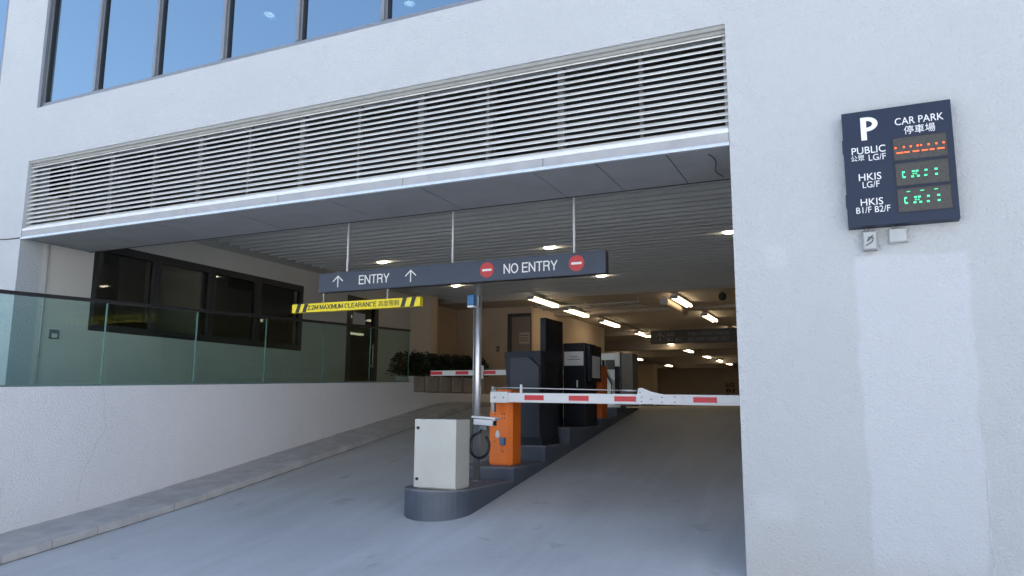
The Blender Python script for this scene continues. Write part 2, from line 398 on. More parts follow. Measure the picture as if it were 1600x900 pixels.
# ------------------------------------------------------------------ the building
FY = 7.93
B = thing('car_park_building', (0, FY, 0), 'white rendered building with a louvred car park entrance and blue ribbon windows', 'building')
def wall_grid(name, m, xs, zs, holes, y0, y1, parent):
    b = MB(); cache = {}
    def V(x, y, z):
        k = (round(x, 4), round(y, 4), round(z, 4))
        if k not in cache: cache[k] = b.bm.verts.new(k)
        return cache[k]
    def solid(i, j):
        if not (0 <= i < len(xs)-1 and 0 <= j < len(zs)-1): return False
        cx, cz = (xs[i]+xs[i+1])/2, (zs[j]+zs[j+1])/2
        return not any(a < cx < bb and c < cz < d for a, bb, c, d in holes)
    for i in range(len(xs)-1):
        for j in range(len(zs)-1):
            if not solid(i, j): continue
            a, c, d, e = xs[i], xs[i+1], zs[j], zs[j+1]
            b.bm.faces.new((V(a, y0, d), V(c, y0, d), V(c, y0, e), V(a, y0, e)))
            b.bm.faces.new((V(a, y1, d), V(a, y1, e), V(c, y1, e), V(c, y1, d)))
            if not solid(i-1, j): b.bm.faces.new((V(a, y0, d), V(a, y0, e), V(a, y1, e), V(a, y1, d)))
            if not solid(i+1, j): b.bm.faces.new((V(c, y0, d), V(c, y1, d), V(c, y1, e), V(c, y0, e)))
            if not solid(i, j-1): b.bm.faces.new((V(a, y0, d), V(a, y1, d), V(c, y1, d), V(c, y0, d)))
            if not solid(i, j+1): b.bm.faces.new((V(a, y0, e), V(c, y0, e), V(c, y1, e), V(a, y1, e)))
    return b.build(name, m, parent)
OX0, OX1 = -12.86, -1.105
fac = wall_grid('facade_wall', M_facade, [-42, -18, -13.93, OX0, -12.78, OX1, 4, 30], [-3, 5.71, 6.67, 7.30, 10.4, 12.5],
          [(OX0, OX1, -3, 5.71), (-12.78, 4, 6.67, 10.4), (-18, -13.93, 7.30, 10.4)], FY, FY+.4, B)
# shell: the storeys above and behind, out of sight, keep the sun off the front
b = MB(); b.box(-42, 30, FY+.4, 80, 12.1, 12.5); b.box(-42, -41.6, FY+.4, 80, -3, 12.1); b.box(29.6, 30, FY+.4, 80, -3, 12.1); b.box(-41.6, 29.6, 79.6, 80, -3, 12.1)
b.build('outer_shell', M_facade, B)
MBL = lambda: MB()
# upper windows: dark rooms behind reflective solar glass
b = MB(); b.box(-18, 4, 13.5, 13.7, 6.4, 10.6); b.box(-18, 4, FY+.4, 13.5, 10.42, 10.6); b.box(-18, 4, FY+.4, 13.5, 6.3, 6.5)
b.box(-18.2, -18, FY+.4, 13.7, 6.3, 10.6); b.box(4, 4.2, FY+.4, 13.7, 6.3, 10.6)
b.build('upper_room', mat('upper_room_paint', (.25, .25, .25), .8, var=.1), B)
wm = [-12.70, -11.34, -9.94, -8.48, -7.04, -5.575, -4.12, -2.66, -1.20, .26, 1.72, 3.18]
WY = FY+.035
def window_bay(xa, xb, z0, z1, left_edge=False):
    b = MB(); fw = .03
    b.box(xa, xb, WY, WY+.10, z0, z0+.075); b.box(xa, xb, WY, WY+.10, z1-.08, z1)
    b.box(xa, xa+fw, WY+.012, WY+.12, z0+.075, z1-.08)
    fr = b.build('window', M_mull, B)
    b = MB(); b.box(xb-.058, xb, WY-.028, WY+.12, z0+.076, z1-.08); b.build('mullion', M_mull, fr)
    b = MB(); b.box(xa+fw, xa+fw+.03, WY+.02, WY+.09, z0+.076, z1-.08); b.build('gasket', M_black, fr)
    b = MB(); b.box(xa+fw+.03, xb-.058, WY+.05, WY+.062, z0+.075, z1-.08); b.build('pane', M_wglass, fr)
for xa, xb in zip(wm, wm[1:]): window_bay(xa, xb, 6.672, 10.395)
window_bay(-17.9, -16.0, 7.31, 10.39); window_bay(-16.0, -13.94, 7.31, 10.39)
b = MB(); b.box(-12.778, -12.70, FY-.012, WY+.12, 6.672, 10.395); b.build('window_jamb', M_frame, B)
# louvre band
lv = MB()
lv.box(OX0+.003, OX1-.003, FY+.06, FY+.16, 5.63, 5.707); lv.box(OX0+.003, OX1-.003, FY+.02, FY+.06, 5.665, 5.707)
lv.box(OX0+.003, OX0+.05, FY+.12, FY+.2, 4.52, 5.63); lv.box(OX1-.05, OX1-.003, FY+.12, FY+.2, 4.52, 5.63)
LV = lv.build('louvre', M_louvfr, B)
b = MB(); n = 15; p = (5.66-4.525)/n
for i in range(n):
    zc = 4.535+p*i
    b.prism([(FY+.045, zc+.004), (FY+.050, zc-.002), (FY+.125, zc+.052), (FY+.118, zc+.060)], 'x', OX0+.01, OX1-.01)
b.build('louvre_blades', M_blade, LV)
b = MB()
for i in range(1, 12):
    x = OX0+(OX1-OX0)*i/12; wd = .085 if i % 2 == 0 else .04
    b = MB(); b.box(x-wd/2, x+wd/2, FY+.13, FY+.2, 4.52, 5.63); b.build('louvre_post', M_lmull, LV)
b = MB(); b.box(OX0, OX1, FY+.9, FY+1.0, 4.5, 5.75)
b.box(-11.3, -10.9, FY+.5, FY+.8, 4.5, 5.7); b.box(-4.4, -4.1, FY+.5, FY+.8, 4.5, 5.7); b.build('louvre_backing', M_dark, LV)
b = MB(); b.box(OX0+.003, OX1-.003, FY+.005, FY+.16, 4.472, 4.52, .006); b.build('louvre_sill', M_wht, LV)
# entrance canopy: fascia boards, bright edge trim, soffit boards with open joints
SB = 9.2
b = MB(); cur = OX0+.003
for x in (-11.35, -9.02, -7.26, -5.2, -3.25, OX1-.003):
    b.box(cur, x-.004, FY+.012, FY+.05, 4.368, 4.470); cur = x+.004
CN = b.build('canopy_fascia', M_conc, B)
b = MB(); b.box(OX0+.003, OX1-.003, FY-.012, FY+.045, 4.328, 4.366, .006); b.build('canopy_edge_trim', M_galv, CN)
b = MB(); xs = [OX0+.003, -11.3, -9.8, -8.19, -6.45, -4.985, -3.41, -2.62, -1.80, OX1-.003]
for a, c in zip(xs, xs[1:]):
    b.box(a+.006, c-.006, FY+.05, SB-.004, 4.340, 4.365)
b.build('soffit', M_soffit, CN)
b = MB(); b.box(OX0+.003, OX1-.003, FY+.06, SB-.01, 4.372, 4.46); b.box(OX0+.003, OX1-.003, SB-.004, SB+.03, 4.336, 5.05); b.build('soffit_backing', M_dark, CN)
# slatted metal ceiling, plain margin by the wall
b = MB(); y = SB+.06; yend = 21.6
while y < yend:
    b.box(-12.2, -1.0, y, y+.06, 4.94, 5.06)
    y += .30
b.build('slat_ceiling', M_slat, B)
b = MB(); b.box(-12.87, -.9, SB+.03, 21.7, 5.07, 5.2); b.build('ceiling_slab', mat('plenum_grey', (.07, .07, .07), .8, var=.1), B)
b = MB(); b.box(-12.87, -12.21, SB+.04, 21.65, 5.0, 5.066); b.build('ceiling_margin', M_inner, B)
# garage deck ceiling with beams
b = MB(); b.box(-22, -.9, 21.70, 70, 4.90, 5.3); b.box(-22, -.9, 21.66, 21.70, 4.88, 5.2); b.build('garage_ceiling', M_gceil, B)
for yb, h in ((25.5, .10), (33.5, .16), (39.5, .42), (47, .30), (55, .35), (62, .3)):
    b = MB(); b.box(-21.9, -.95, yb, yb+.55, 4.898-h, 4.899); b.build('beam', M_gceil, B)
# right-hand lane wall, far wall, left return
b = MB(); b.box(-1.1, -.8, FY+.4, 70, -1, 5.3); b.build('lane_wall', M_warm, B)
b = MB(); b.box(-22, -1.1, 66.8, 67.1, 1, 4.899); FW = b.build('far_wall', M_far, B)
for s_, z0, z1 in (('LG', 3.15, 3.5), ('B1', 2.66, 3.0), ('B2', 2.17, 2.51)):
    text(s_, 'lettering', M_blk, FW, -10.38, -9.72, z0, z1, 66.79, .01, .02)
b = MB(); b.prism([(-9.35, 3.33), (-9.10, 3.58), (-9.10, 3.41), (-8.7, 3.41), (-8.7, 3.25), (-9.10, 3.25), (-9.10, 3.08)], 'y', 66.77, 66.79); b.build('arrow', M_blk, FW)
b = MB(); b.box(-22.3, -22, 31, 67.1, 1, 5.3); b.box(-22, -10.2, 31.3, 31.5, 1, 4.899); b.build('return_wall', M_warm, B)
b = MB(); b.box(-10.2, -10.0, 23.6, 31.5, 1, 4.899); b.build('side_wall', M_pier, B)
b = MB(); b.box(-15.1, -13.6, 54.6, 55.6, 1, 4.56); b.build('column', M_pier, B)
# left wall with the office windows and the glazed door
WX = -12.87
b = MB()
def yz_wall(b, x0, x1, ys_, zs_, holes):
    for a, c in zip(ys_, ys_[1:]):
        for d, e in zip(zs_, zs_[1:]):
            if any(h[0] < (a+c)/2 < h[1] and h[2] < (d+e)/2 < h[3] for h in holes): continue
            b.box(x0, x1, a, c, d, e)
yz_wall(b, WX-.3, WX, [FY+.4, 9.32, 15.2, 17.05, 18.56, 20.3], [1.0, 1.9, 2.9, 4.57, 4.60, 5.2], [(9.32, 15.2, 2.9, 4.57), (17.05, 18.56, 1.9, 4.60)])
bmesh.ops.remove_doubles(b.bm, verts=b.bm.verts[:], dist=1e-4)
b.build('office_wall', M_inner, B)
b = MB(); b.box(WX-.3, WX+.78, 20.3, 20.7, 1.0, 5.2); b.build('pier', M_pier, B)
b = MB(); b.box(-13.2, -12.88, 20.7, 23.6, 1, 4.899); b.box(-13.3, -10.0, 23.4, 23.6, 1, 4.899); b.build('recess_wall', M_warm, B)
# office room behind
b = MB(); b.box(-17.2, -17, 8.5, 20.3, 1.8, 5.2); b.box(-17, WX-.3, 8.45, 8.55, 1.8, 5.2); b.box(-17, WX-.3, 20.2, 20.3, 1.8, 5.2)
b.box(-17, WX-.3, 8.55, 20.2, 5.0, 5.2); b.box(-17, WX-.3, 8.55, 20.2, 1.75, 1.9)
b.box(-14.9, -14.8, 9.9, 10.95, 1.9, 5.0); b.box(-14.9, WX-.35, 12.1, 12.2, 1.9, 5.0); b.box(-16, -15.9, 12.2, 15.6, 1.9, 5.0)
b.build('office_room', mat('office_paint', (.66, .62, .52), .8, var=.06), B)
yb = [9.33, 10.74, 12.19, 13.62, 15.19]
for a, c in zip(yb, yb[1:]):
    b = MB(); z0, z1 = 2.905, 4.565; x0, x1 = WX-.13, WX+.012; fw = .075
    b.box(x0, x1, a, a+fw, z0, z1); b.box(x0, x1, c-fw, c-.002, z0, z1)
    b.box(x0, x1, a+fw, c-fw, z0, z0+.13); b.box(x0, x1, a+fw, c-fw, z1-.14, z1)
    fr = b.build('window', M_dframe, B)
    b = MB(); b.box(WX-.08, WX-.07, a+fw, c-fw, z0+.13, z1-.14); b.build('pane', M_dglass, fr)
b = MB(); x0, x1 = WX-.13, WX+.012
b.box(x0, x1, 17.055, 17.22, 1.9, 4.595); b.box(x0, x1, 18.40, 18.555, 1.9, 4.595); b.box(x0, x1, 17.22, 18.40, 4.45, 4.595); b.box(x0, x1, 17.22, 18.40, 1.9, 2.1)
GD = b.build('glass_door', M_dframe, B)
b = MB(); b.box(WX-.08, WX-.07, 17.22, 18.40, 2.1, 4.45); b.build('pane', M_dglass, GD)
b = MB(); b.tube([(WX+.06, 18.25, 2.6), (WX+.06, 18.25, 3.3)], .02); b.box(WX+.0, WX+.06, 18.235, 18.265, 2.65, 2.68); b.box(WX+.0, WX+.06, 18.235, 18.265, 3.2, 3.23); b.build('handle', M_steel, GD)
b = MB(); b.box(WX-.065, WX-.06, 17.42, 17.98, 3.75, 4.15); b.build('notice', M_paper, GD)
# garage door in the back of the recess
b = MB(); b.box(-10.86, -10.72, 23.33, 23.398, 1.5, 4.66); b.box(-9.98, -10.005, 23.33, 23.398, 1.5, 4.66); b.box(-10.72, -10.005, 23.33, 23.398, 4.54, 4.66)
SD = b.build('service_door', M_dframe, B)
b = MB(); b.box(-10.715, -10.01, 23.36, 23.39, 1.5, 4.535); b.build('door_leaf', M_door, SD)
b = MB(); b.box(-10.42, -10.05, 23.35, 23.358, 3.62, 4.0); NT = b.build('notice', mat('old_paper', (.34, .30, .25), .8, var=.08, vscale=20), SD)
for k, s_ in enumerate(('', '', '')):
    b2 = MB(); b2.box(-10.39, -10.08, 23.346, 23.349, 3.70+.09*k, 3.735+.09*k); b2.build('printed_line', M_ink, NT)

# unseen low building behind the camera, added to bounce sunlight into the entrance
ob = thing('bounce_building_opposite', (0, -24, g(-20)), 'unseen low pale building added across the drive to bounce sunlight', 'building')
b = MB(); b.box(-45, 40, -36, -24, g(-20), 9.5); b.build('wall', mat('bounce_render_opposite', (.68, .68, .66), .8, var=.06, vscale=1), ob)
for k in range(16):
    b = MB(); b.box(-42+5.2*k, -39.6+5.2*k, -23.98, -23.9, 3.2, 5.2); fr = b.build('window', M_frame, ob)
    b = MB(); b.box(-41.9+5.2*k, -39.7+5.2*k, -23.895, -23.885, 3.3, 5.1); b.build('pane', M_dark, fr)

nb = thing('bounce_building_right', (10, -10, 0), 'unseen pale building added right of the drive to bounce sunlight', 'building')  # out of view, added so its sunlit side fills the parapet and ground
b = MB(); b.box(9, 24, -22.5, 1.5, g(-20), 13); b.build('wall', mat('bounce_render_right', (.70, .70, .69), .8, var=.06, vscale=1), nb)
for k in range(5):
    b = MB(); b.box(8.9, 8.98, -20.5+4.2*k, -18.4+4.2*k, 3.2, 5.2); fr = b.build('window', M_frame, nb)
    b = MB(); b.box(8.885, 8.895, -20.4+4.2*k, -18.5+4.2*k, 3.3, 5.1); b.build('pane', M_dark, fr)

# ------------------------------------------------------------------ entry parapet, planters, glass balustrade
PX = -10.36
def pt(y): return 1.783+(y-6.353)*.0348
b = MB(); pts = [(0.5, -1.2)]+[(y, g(y)-.4) for y in yr(.5, 23.3, 1)][1:]+[(23.3, 1.90), (16.60, 1.885), (16.60, pt(16.6)), (.5, pt(.5))]
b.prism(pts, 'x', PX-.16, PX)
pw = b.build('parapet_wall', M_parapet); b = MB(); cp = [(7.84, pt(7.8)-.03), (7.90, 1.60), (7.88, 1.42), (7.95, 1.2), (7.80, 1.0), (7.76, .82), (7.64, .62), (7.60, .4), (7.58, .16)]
b.tube([(PX+.0005, y, z) for y, z in cp], .0035, 5); b.build('hairline_crack', mat('crack_grey', (.56, .56, .59), .9, var=.2, vscale=30), pw)  # hairline crack drawn as a thin raised line in darker grey
tag(pw, 'white rendered parapet wall rising beside the entry lane under glass', 'wall')
b = MB()
bal = thing('glass_balustrade', (PX-.08, 4, 1.7), 'green glass balustrade with dark handrail on top of the white parapet', 'balustrade')
def rt(y): return 3.08+(y-6.215)*.0382
GX = PX-.06
jy = [1.4, 2.98, 4.6, 6.2, 7.832, 9.578, 11.275, 13.022, 14.734, 16.409]
for a, c in zip(jy, jy[1:]):
    b = MB(); e = .0065
    b.prism([(a+e, pt(a)+.003), (c-e, pt(c)+.003), (c-e, rt(c)-.05), (a+e, rt(a)-.05)], 'x', GX-.012, GX+.012)
    gp = b.build('glass_panel', M_bglass, bal)
    b = MB(); b.prism([(c-.006, pt(c)+.003), (c+.006, pt(c)+.003), (c+.006, rt(c)-.05), (c-.006, rt(c)-.05)], 'x', GX-.0125, GX+.0125); b.build('joint_strip', M_gedge, gp)
b = MB(); b.prism([(1.4, rt(1.4)-.05), (16.42, rt(16.42)-.05), (16.42, rt(16.42)), (1.4, rt(1.4))], 'x', GX-.035, GX+.035); b.build('handrail', M_rail, bal)
b = MB(); b.prism([(1.4, pt(1.4)+.002), (16.42, pt(16.42)+.002), (16.42, pt(16.42)+.03), (1.4, pt(1.4)+.03)], 'x', GX+.014, GX+.03); b.build('base_channel', M_gedge, bal)

def planter(y0, y1, label):
    yc = (y0+y1)/2
    t = thing('potted_plant', (PX-.4, yc, 1.895), label, 'potted plant', 'planters in a row at the end of the parapet')
    b = MB(); x0, x1 = PX-.62, PX-.04; h = y1-y0; z0, z1 = 1.893+.012*(y0-16.6), 2.30+.02*(y0-16.7)
    b.box(x0, x1, y0, y1, z0, z1, .012); b.build('planter_box', M_pot, t)
    b = MB(); b.box(x0+.04, x1-.04, y0+.04, y1-.04, z1, z1+.006); b.build('soil', M_stem, t)
    b = MB()
    for k in range(7): b.tube([(random.uniform(x0+.1, x1-.1), random.uniform(y0+.1, y1-.1), z1), (random.uniform(x0, x1), random.uniform(y0, y1), z1+.38)], [.012, .005], 5)
    b.build('stem', M_stem, t)
    b = MB()
    for k in range(1300):
        a = random.uniform(0, 6.28); rr_ = random.random()**.5
        ph = random.uniform(-.35, 1)
        c = Vector(((x0+x1)/2+.54*rr_*math.cos(a)*(1-.25*ph), yc+.50*rr_*math.sin(a)*(1-.25*ph), z1+.20+.46*ph*(1-.35*rr_*rr_)+random.uniform(-.05, .05)))
        d = Vector((math.cos(a), math.sin(a), random.uniform(-.7, .6))).normalized(); L = random.uniform(.06, .13); s_ = d.orthogonal().normalized()*L*.22
        q = d.cross(s_).normalized()*L*.12
        b.quad(c, c+d*L*.5+s_+q, c+d*L, c+d*L*.5-s_+q)
    b.build('foliage', M_leaf, t, fix=False)
for k, (a, c) in enumerate(((16.66, 17.18), (17.31, 17.88), (18.02, 18.60), (18.75, 19.28), (19.42, 19.95), (20.1, 20.65))):
    planter(a, c, ['dark leafy shrub in stone planter box nearest the end of the glass balustrade', 'dark leafy shrub in stone planter box, second from the glass balustrade',
                   'dark leafy shrub in stone planter box, third from the glass balustrade', 'low leafy shrub in planter box left of the steel pole, fourth from the balustrade',
                   'leafy shrub in planter box behind the steel pole, fifth from the balustrade', 'leafy shrub in the last planter box, farthest from the glass balustrade'][k])
# small things on the jamb and wall
b = MB(); b.tube([(WX+.03, 8.42, 4.33), (WX+.03, 8.42, 1.5)], .018, 8)
for zc in (2.35, 3.2): b.box(WX+.001, WX+.045, 8.39, 8.45, zc, zc+.03)
tag(b.build('wall_conduit', M_grey), 'thin grey conduit pipe running down the left jamb of the entrance', 'conduit')
t = thing('wall_switch', (WX, 8.66, 2.76), 'small square dark switch plate on the grey wall behind the glass', 'switch')
b = MB(); b.box(WX+.001, WX+.025, 8.59, 8.77, 2.69, 2.85, .006); b.build('back_plate', M_greyd, t)
b = MB(); b.box(WX+.026, WX+.034, 8.63, 8.73, 2.71, 2.78, .003); b.build('rocker', M_paper, t)
pts = []
for k in range(13):
    u = k/12; pts.append((-14.6+u*1.74, FY-.012, 4.57-.22*math.sin(u*1.45)-.02*math.sin(3.14*u)))
b = MB(); b.tube(pts, .009, 6); tag(b.build('loose_cable', M_black), 'thin black cable draped along the white wall to the canopy corner', 'cable')
pts = [(-1.36+.035*math.sin(k*.55), 8.15+k*.075, 4.330-.008*math.sin(k*.26)) for k in range(13)]
b = MB(); b.tube(pts, .005, 6); tag(b.build('loose_cable', M_black), 'thin dark wire dangling under the right end of the canopy soffit', 'cable')

# ------------------------------------------------------------------ traffic island, stepped as the ramp climbs
IX0, IX1 = -5.85, -4.85
steps = [(8.9, 10.68, .46), (10.68, 11.95, .64), (11.95, 13.13, .905), (13.13, 15.0, 1.17), (15.0, 16.1, 1.32), (16.1, 17.9, 1.525)]
isl = thing('traffic_island', (-5.35, 9, 0), 'dark grey painted stepped traffic island between the two ramp lanes', 'traffic island')
b = MB(); cx = (IX0+IX1)/2; rx = (IX1-IX0)/2
nose = [(cx-rx*math.cos(a), 9.34-.48*math.sin(a)) for a in [math.pi*k/20 for k in range(21)]]
b.prism(nose+[(IX1, 10.68), (IX0, 10.68)], 'z', -.4, .44)
for y0, y1, zt in steps[1:]: b.prism([(IX0, y0), (IX1, y0), (IX1, y1), (IX0, y1)], 'z', -.2, zt-.02)
b.build('island_body', M_isl, isl)
b = MB(); e = .001
nose2 = [(cx-(rx-.004)*math.cos(a), 9.34-.476*math.sin(a)) for a in [math.pi*k/20 for k in range(21)]]
b.prism(nose2+[(IX1-.004, 10.68), (IX0+.004, 10.68)], 'z', .44, .46)
for y0, y1, zt in steps[1:]: b.prism([(IX0+.004, y0+.003), (IX1-.004, y0+.003), (IX1-.004, y1), (IX0+.004, y1)], 'z', zt-.02, zt)
b.build('island_top', M_isltop, isl)

# grey cabinet on the nose of the island
t = thing('control_cabinet', (-5.27, 9.22, .46), 'pale cream steel control cabinet standing on the rounded nose of the island', 'cabinet')
b = MB(); b.box(-5.585, -4.95, 9.045, 9.42, .475, 1.385, .008); b.box(-5.56, -4.97, 9.07, 9.40, .46, .475); b.build('cabinet_body', M_cabside, t)
b = MB(); b.box(-5.592, -4.943, 9.012, 9.042, .478, 1.39, .008); dr = b.build('cabinet_door', M_cab, t)
for zc in (.59, 1.27):
    b = MB(); b.tube([(-5.535, 9.012, zc), (-5.535, 8.998, zc)], .021, 14); b.build('lock', M_black, dr)

# pole with blue reader and number-plate camera
t = thing('sign_pole', (-5.27, 10.26, .46), 'tall stainless steel pole rising from the island to the hanging sign', 'pole')
b = MB(); b.tube([(-5.27, 10.26, .47), (-5.27, 10.26, 3.80)], .052, 24); b.build('shaft', M_steel, t)
b = MB(); b.tube([(-5.27, 10.26, .46), (-5.27, 10.26, .475)], .085, 24); b.build('base_flange', M_greyd, t)
b = MB(); b.tube([(-5.315, 10.20, 3.43), (-5.315, 10.20, .9)], .010, 8); b.build('conduit', M_greyd, t)
t = thing('access_reader', (-5.29, 10.17, 3.14), 'blue reader box clamped high on the steel pole below the sign', 'reader')
b = MB(); b.box(-5.37, -5.255, 10.06, 10.20, 3.08, 3.245, .012); b.build('reader_box', M_blue, t)
b = MB(); b.box(-5.365, -5.26, 10.065, 10.19, 3.05, 3.079, .005); b.build('reader_base', M_wht, t)
b = MB(); b.box(-5.255, -5.215, 10.15, 10.21, 3.06, 3.24, .006); b.build('bracket', M_greyd, t)
t = thing('security_camera', (-5.05, 10.1, 1.33), 'white box security camera mounted low on the steel pole', 'security camera')
rm = Matrix.Rotation(R(3), 4, 'Y')
b = MB(); b.box(-5.22, -4.90, 10.03, 10.17, 1.285, 1.375, .012, rot=rm); hs = b.build('camera_housing', M_wht, t)
b = MB(); b.prism([(-5.245, 1.395), (-5.235, 1.425), (-4.86, 1.402), (-4.845, 1.385), (-4.89, 1.35), (-4.905, 1.35), (-4.88, 1.378)], 'y', 10.015, 10.185); b.build('sunshield', M_wht, t)
b = MB(); b.box(-4.8985, -4.892, 10.05, 10.15, 1.285, 1.355); b.build('lens_window', M_black, t)
b = MB(); b.box(-5.14, -5.02, 10.06, 10.14, 1.215, 1.283, .012); b.box(-5.20, -5.09, 10.10, 10.20, 1.17, 1.225, .01); b.build('bracket', M_greyd, t)
pts = []
for k in range(25):
    a = math.pi*.52+k*.235; pts.append((-5.125+.145*math.cos(a)+.03*k/25, 10.03-.02*math.sin(k*.2), .985+.175*math.sin(a)*(1.05 if k < 8 else .95)))
pts = [(-5.09, 10.06, 1.22), (-5.11, 10.04, 1.19)]+pts[1:]
b = MB(); b.tube(pts, .020, 10); b.build('cable', M_black, t)

# ------------------------------------------------------------------ barrier gates
def barrier(loc_lbl, name, x0, x1, y0, y1, z0, z1, bx0, bx1, by, bzl, bzr, bh, stripes, elbow, flip, om, label, detail):
    t = thing(name, ((x0+x1)/2, (y0+y1)/2, z0), label, 'barrier')
    b = MB(); b.prism([(x0, y0+.03), (x0+.03, y0), (x1-.06, y0), (x1, y0+.05), (x1, y1), (x0, y1)], 'z', z0+.012, z1-.06); b.box(x0+.02, x1-.02, y0+.02, y1-.02, z0, z0+.012)
    cab = b.build('cabinet', om, t)
    b = MB(); b.prism([(x0+.06, z1-.06), (x0+.10, z1-.012), (x0+.15, z1), (x1-.09, z1), (x1-.03, z1-.012), (x1-.002, z1-.06)], 'y', y0+.03, y1-.01); b.build('hood', om, cab)
    if detail:
        b = MB(); b.box(x0+.004, x1-.07, y0-.004, y0+.002, z0+.02, z0+.86, .001); b.build('front_panel', om, cab)
        for (dx, dz) in ((.10, .80), (.22, .80), (.265, .80), (.22, .735), (.265, .735), (.10, .37)):
            b = MB(); b.tube([(x0+dx, y0-.003, z0+dz), (x0+dx, y0-.010, z0+dz)], .010, 8); b.build('bolt', M_black, cab)
        b = MB(); b.ball((x0+.15, y0-.012, z0+.47), .042, .02, .05); b.ball((x0+.15, y0-.012, z0+.515), .025, .016, .03); b.build('alarm_button', M_wht, t)
        b = MB(); b.box(x0+.205, x0+.285, y0-.05, y0-.003, z0+.315, z0+.43, .008); b.build('sensor_box', M_blue, t)
        b = MB(); b.tube([(x0+.235, y0-.02, z0+.31), (x0+.21, y0-.025, z0+.26), (x0+.20, y0-.02, z0+.22), (x0+.225, y0-.015, z0+.20), (x0+.255, y0-.005, z0+.215)], .009, 8); b.build('sensor_cable', mat('orange_cable', (.7, .3, .15), .5), t)
    def zc(x): return bzl+(bzr-bzl)*(x-bx0)/(bx1-bx0)
    th = .035
    ex = elbow
    segs = [(bx0, ex-.06), (ex+.06, bx1)] if ex else [(bx0, bx1)]
    b = MB()
    for a, c in segs: b.prism([(a, zc(a)-bh/2), (c, zc(c)-bh/2), (c, zc(c)+bh/2), (a, zc(a)+bh/2)], 'y', by-th, by+th)
    bmesh.ops.bevel(b.bm, geom=[e for e in b.bm.edges if abs(e.verts[0].co.x-e.verts[1].co.x) > .5], offset=.012, segments=2, affect='EDGES')
    bm_ = b.build('boom', M_wht, t)
    for (a, c) in stripes:
        m_ = (a+c)/2
        b = MB(); b.prism([(a, zc(a)-.036), (c, zc(c)-.036), (c, zc(c)+.040), (a, zc(a)+.040)], 'y', by-th-.004, by-th-.001); b.build('reflective_stripe', M_red, bm_)
    if ex:
        sgn = -1 if flip else 1
        P = [(-.14, .08), (-.125, .16), (-.07, .165), (.06, .11), (.24, .07), (.50, .055), (.50, -.065), (-.14, -.068)]
        P = [(ex+sgn*p*(1 if detail else .6), zc(ex)+q) for p, q in P]
        b = MB(); b.prism(P, 'y', by-th-.012, by-th-.002); el = b.build('elbow_bracket', M_wht, bm_)
        b = MB()
        for p, q in ((-.10, .10), (-.08, .03), (-.08, -.035), (.06, .0), (.22, .03), (.22, -.04), (.40, .035), (.40, -.04)):
            x = ex+sgn*p*(1 if detail else .6); b.tube([(x, by-th-.010, zc(ex)+q), (x, by-th-.018, zc(ex)+q)], .012, 8)
        b.build('bolt', M_greyd, el)
        b = MB(); b.prism([(ex-.08, zc(ex)-bh/2-.008), (ex+.08, zc(ex)-bh/2-.008), (ex+.08, zc(ex)-bh/2+.03), (ex-.08, zc(ex)-bh/2+.03)], 'y', by-th+.01, by+th-.01); b.build('hinge', M_black, bm_)
    return t, zc, bm_
t, zc, bm_ = barrier('', 'barrier_gate', -5.45, -5.06, 11.05, 11.40, .64, 1.83, -5.31, -1.25, 10.85, 1.703, 1.66, .145,
    [(-4.735, -4.413), (-4.005, -3.689), (-3.292, -2.964), (-2.141, -1.813)], -2.80, False, M_org, 'orange barrier gate with white and red boom lowered across the exit lane', True)
b = MB(); b.box(-5.325, -5.02, 10.80, 10.90, 1.618, 1.792, .008); b.build('boom_clamp', M_wht, t)
b = MB(); b.tube([(-5.25, 10.9, 1.70), (-5.25, 11.06, 1.70)], .05, 16); b.box(-5.33, -5.27, 10.84, 10.92, 1.47, 1.62, .008); b.box(-5.33, -5.25, 10.86, 10.9, 1.79, 1.86, .006); b.tube([(-5.29, 10.83, 1.845), (-5.29, 10.87, 1.845)], .03, 12); b.build('pivot_bracket', M_greyd, t)
for x in (-5.24, -5.09):
    b = MB(); b.tube([(x, 10.798, 1.70), (x, 10.79, 1.70)], .014, 8); b.build('bolt', M_greyd, t)
b = MB(); b.tube([(-5.29, 10.82, 1.845), (-5.0, 10.82, 1.852), (-2.94, 10.80, 1.80)], .009, 8); b.tube([(-3.2, 10.80, 1.808), (-2.96, 10.80, 1.80)], .015, 8); b.build('tension_rod', M_steel, t)
b = MB(); b.box(-4.81, -4.775, 10.80, 10.84, 1.77, 1.90, .004); b.build('rod_support', M_wht, t)
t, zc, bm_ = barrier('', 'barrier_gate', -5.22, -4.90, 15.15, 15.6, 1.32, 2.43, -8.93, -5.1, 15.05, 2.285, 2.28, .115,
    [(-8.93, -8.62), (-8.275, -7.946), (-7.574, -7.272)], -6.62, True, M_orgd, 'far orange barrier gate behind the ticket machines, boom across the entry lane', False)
b = MB(); b.box(-7.70, -7.56, 14.985, 15.01, 2.15, 2.44, .004); b.build('sign_plate', M_paper, bm_)

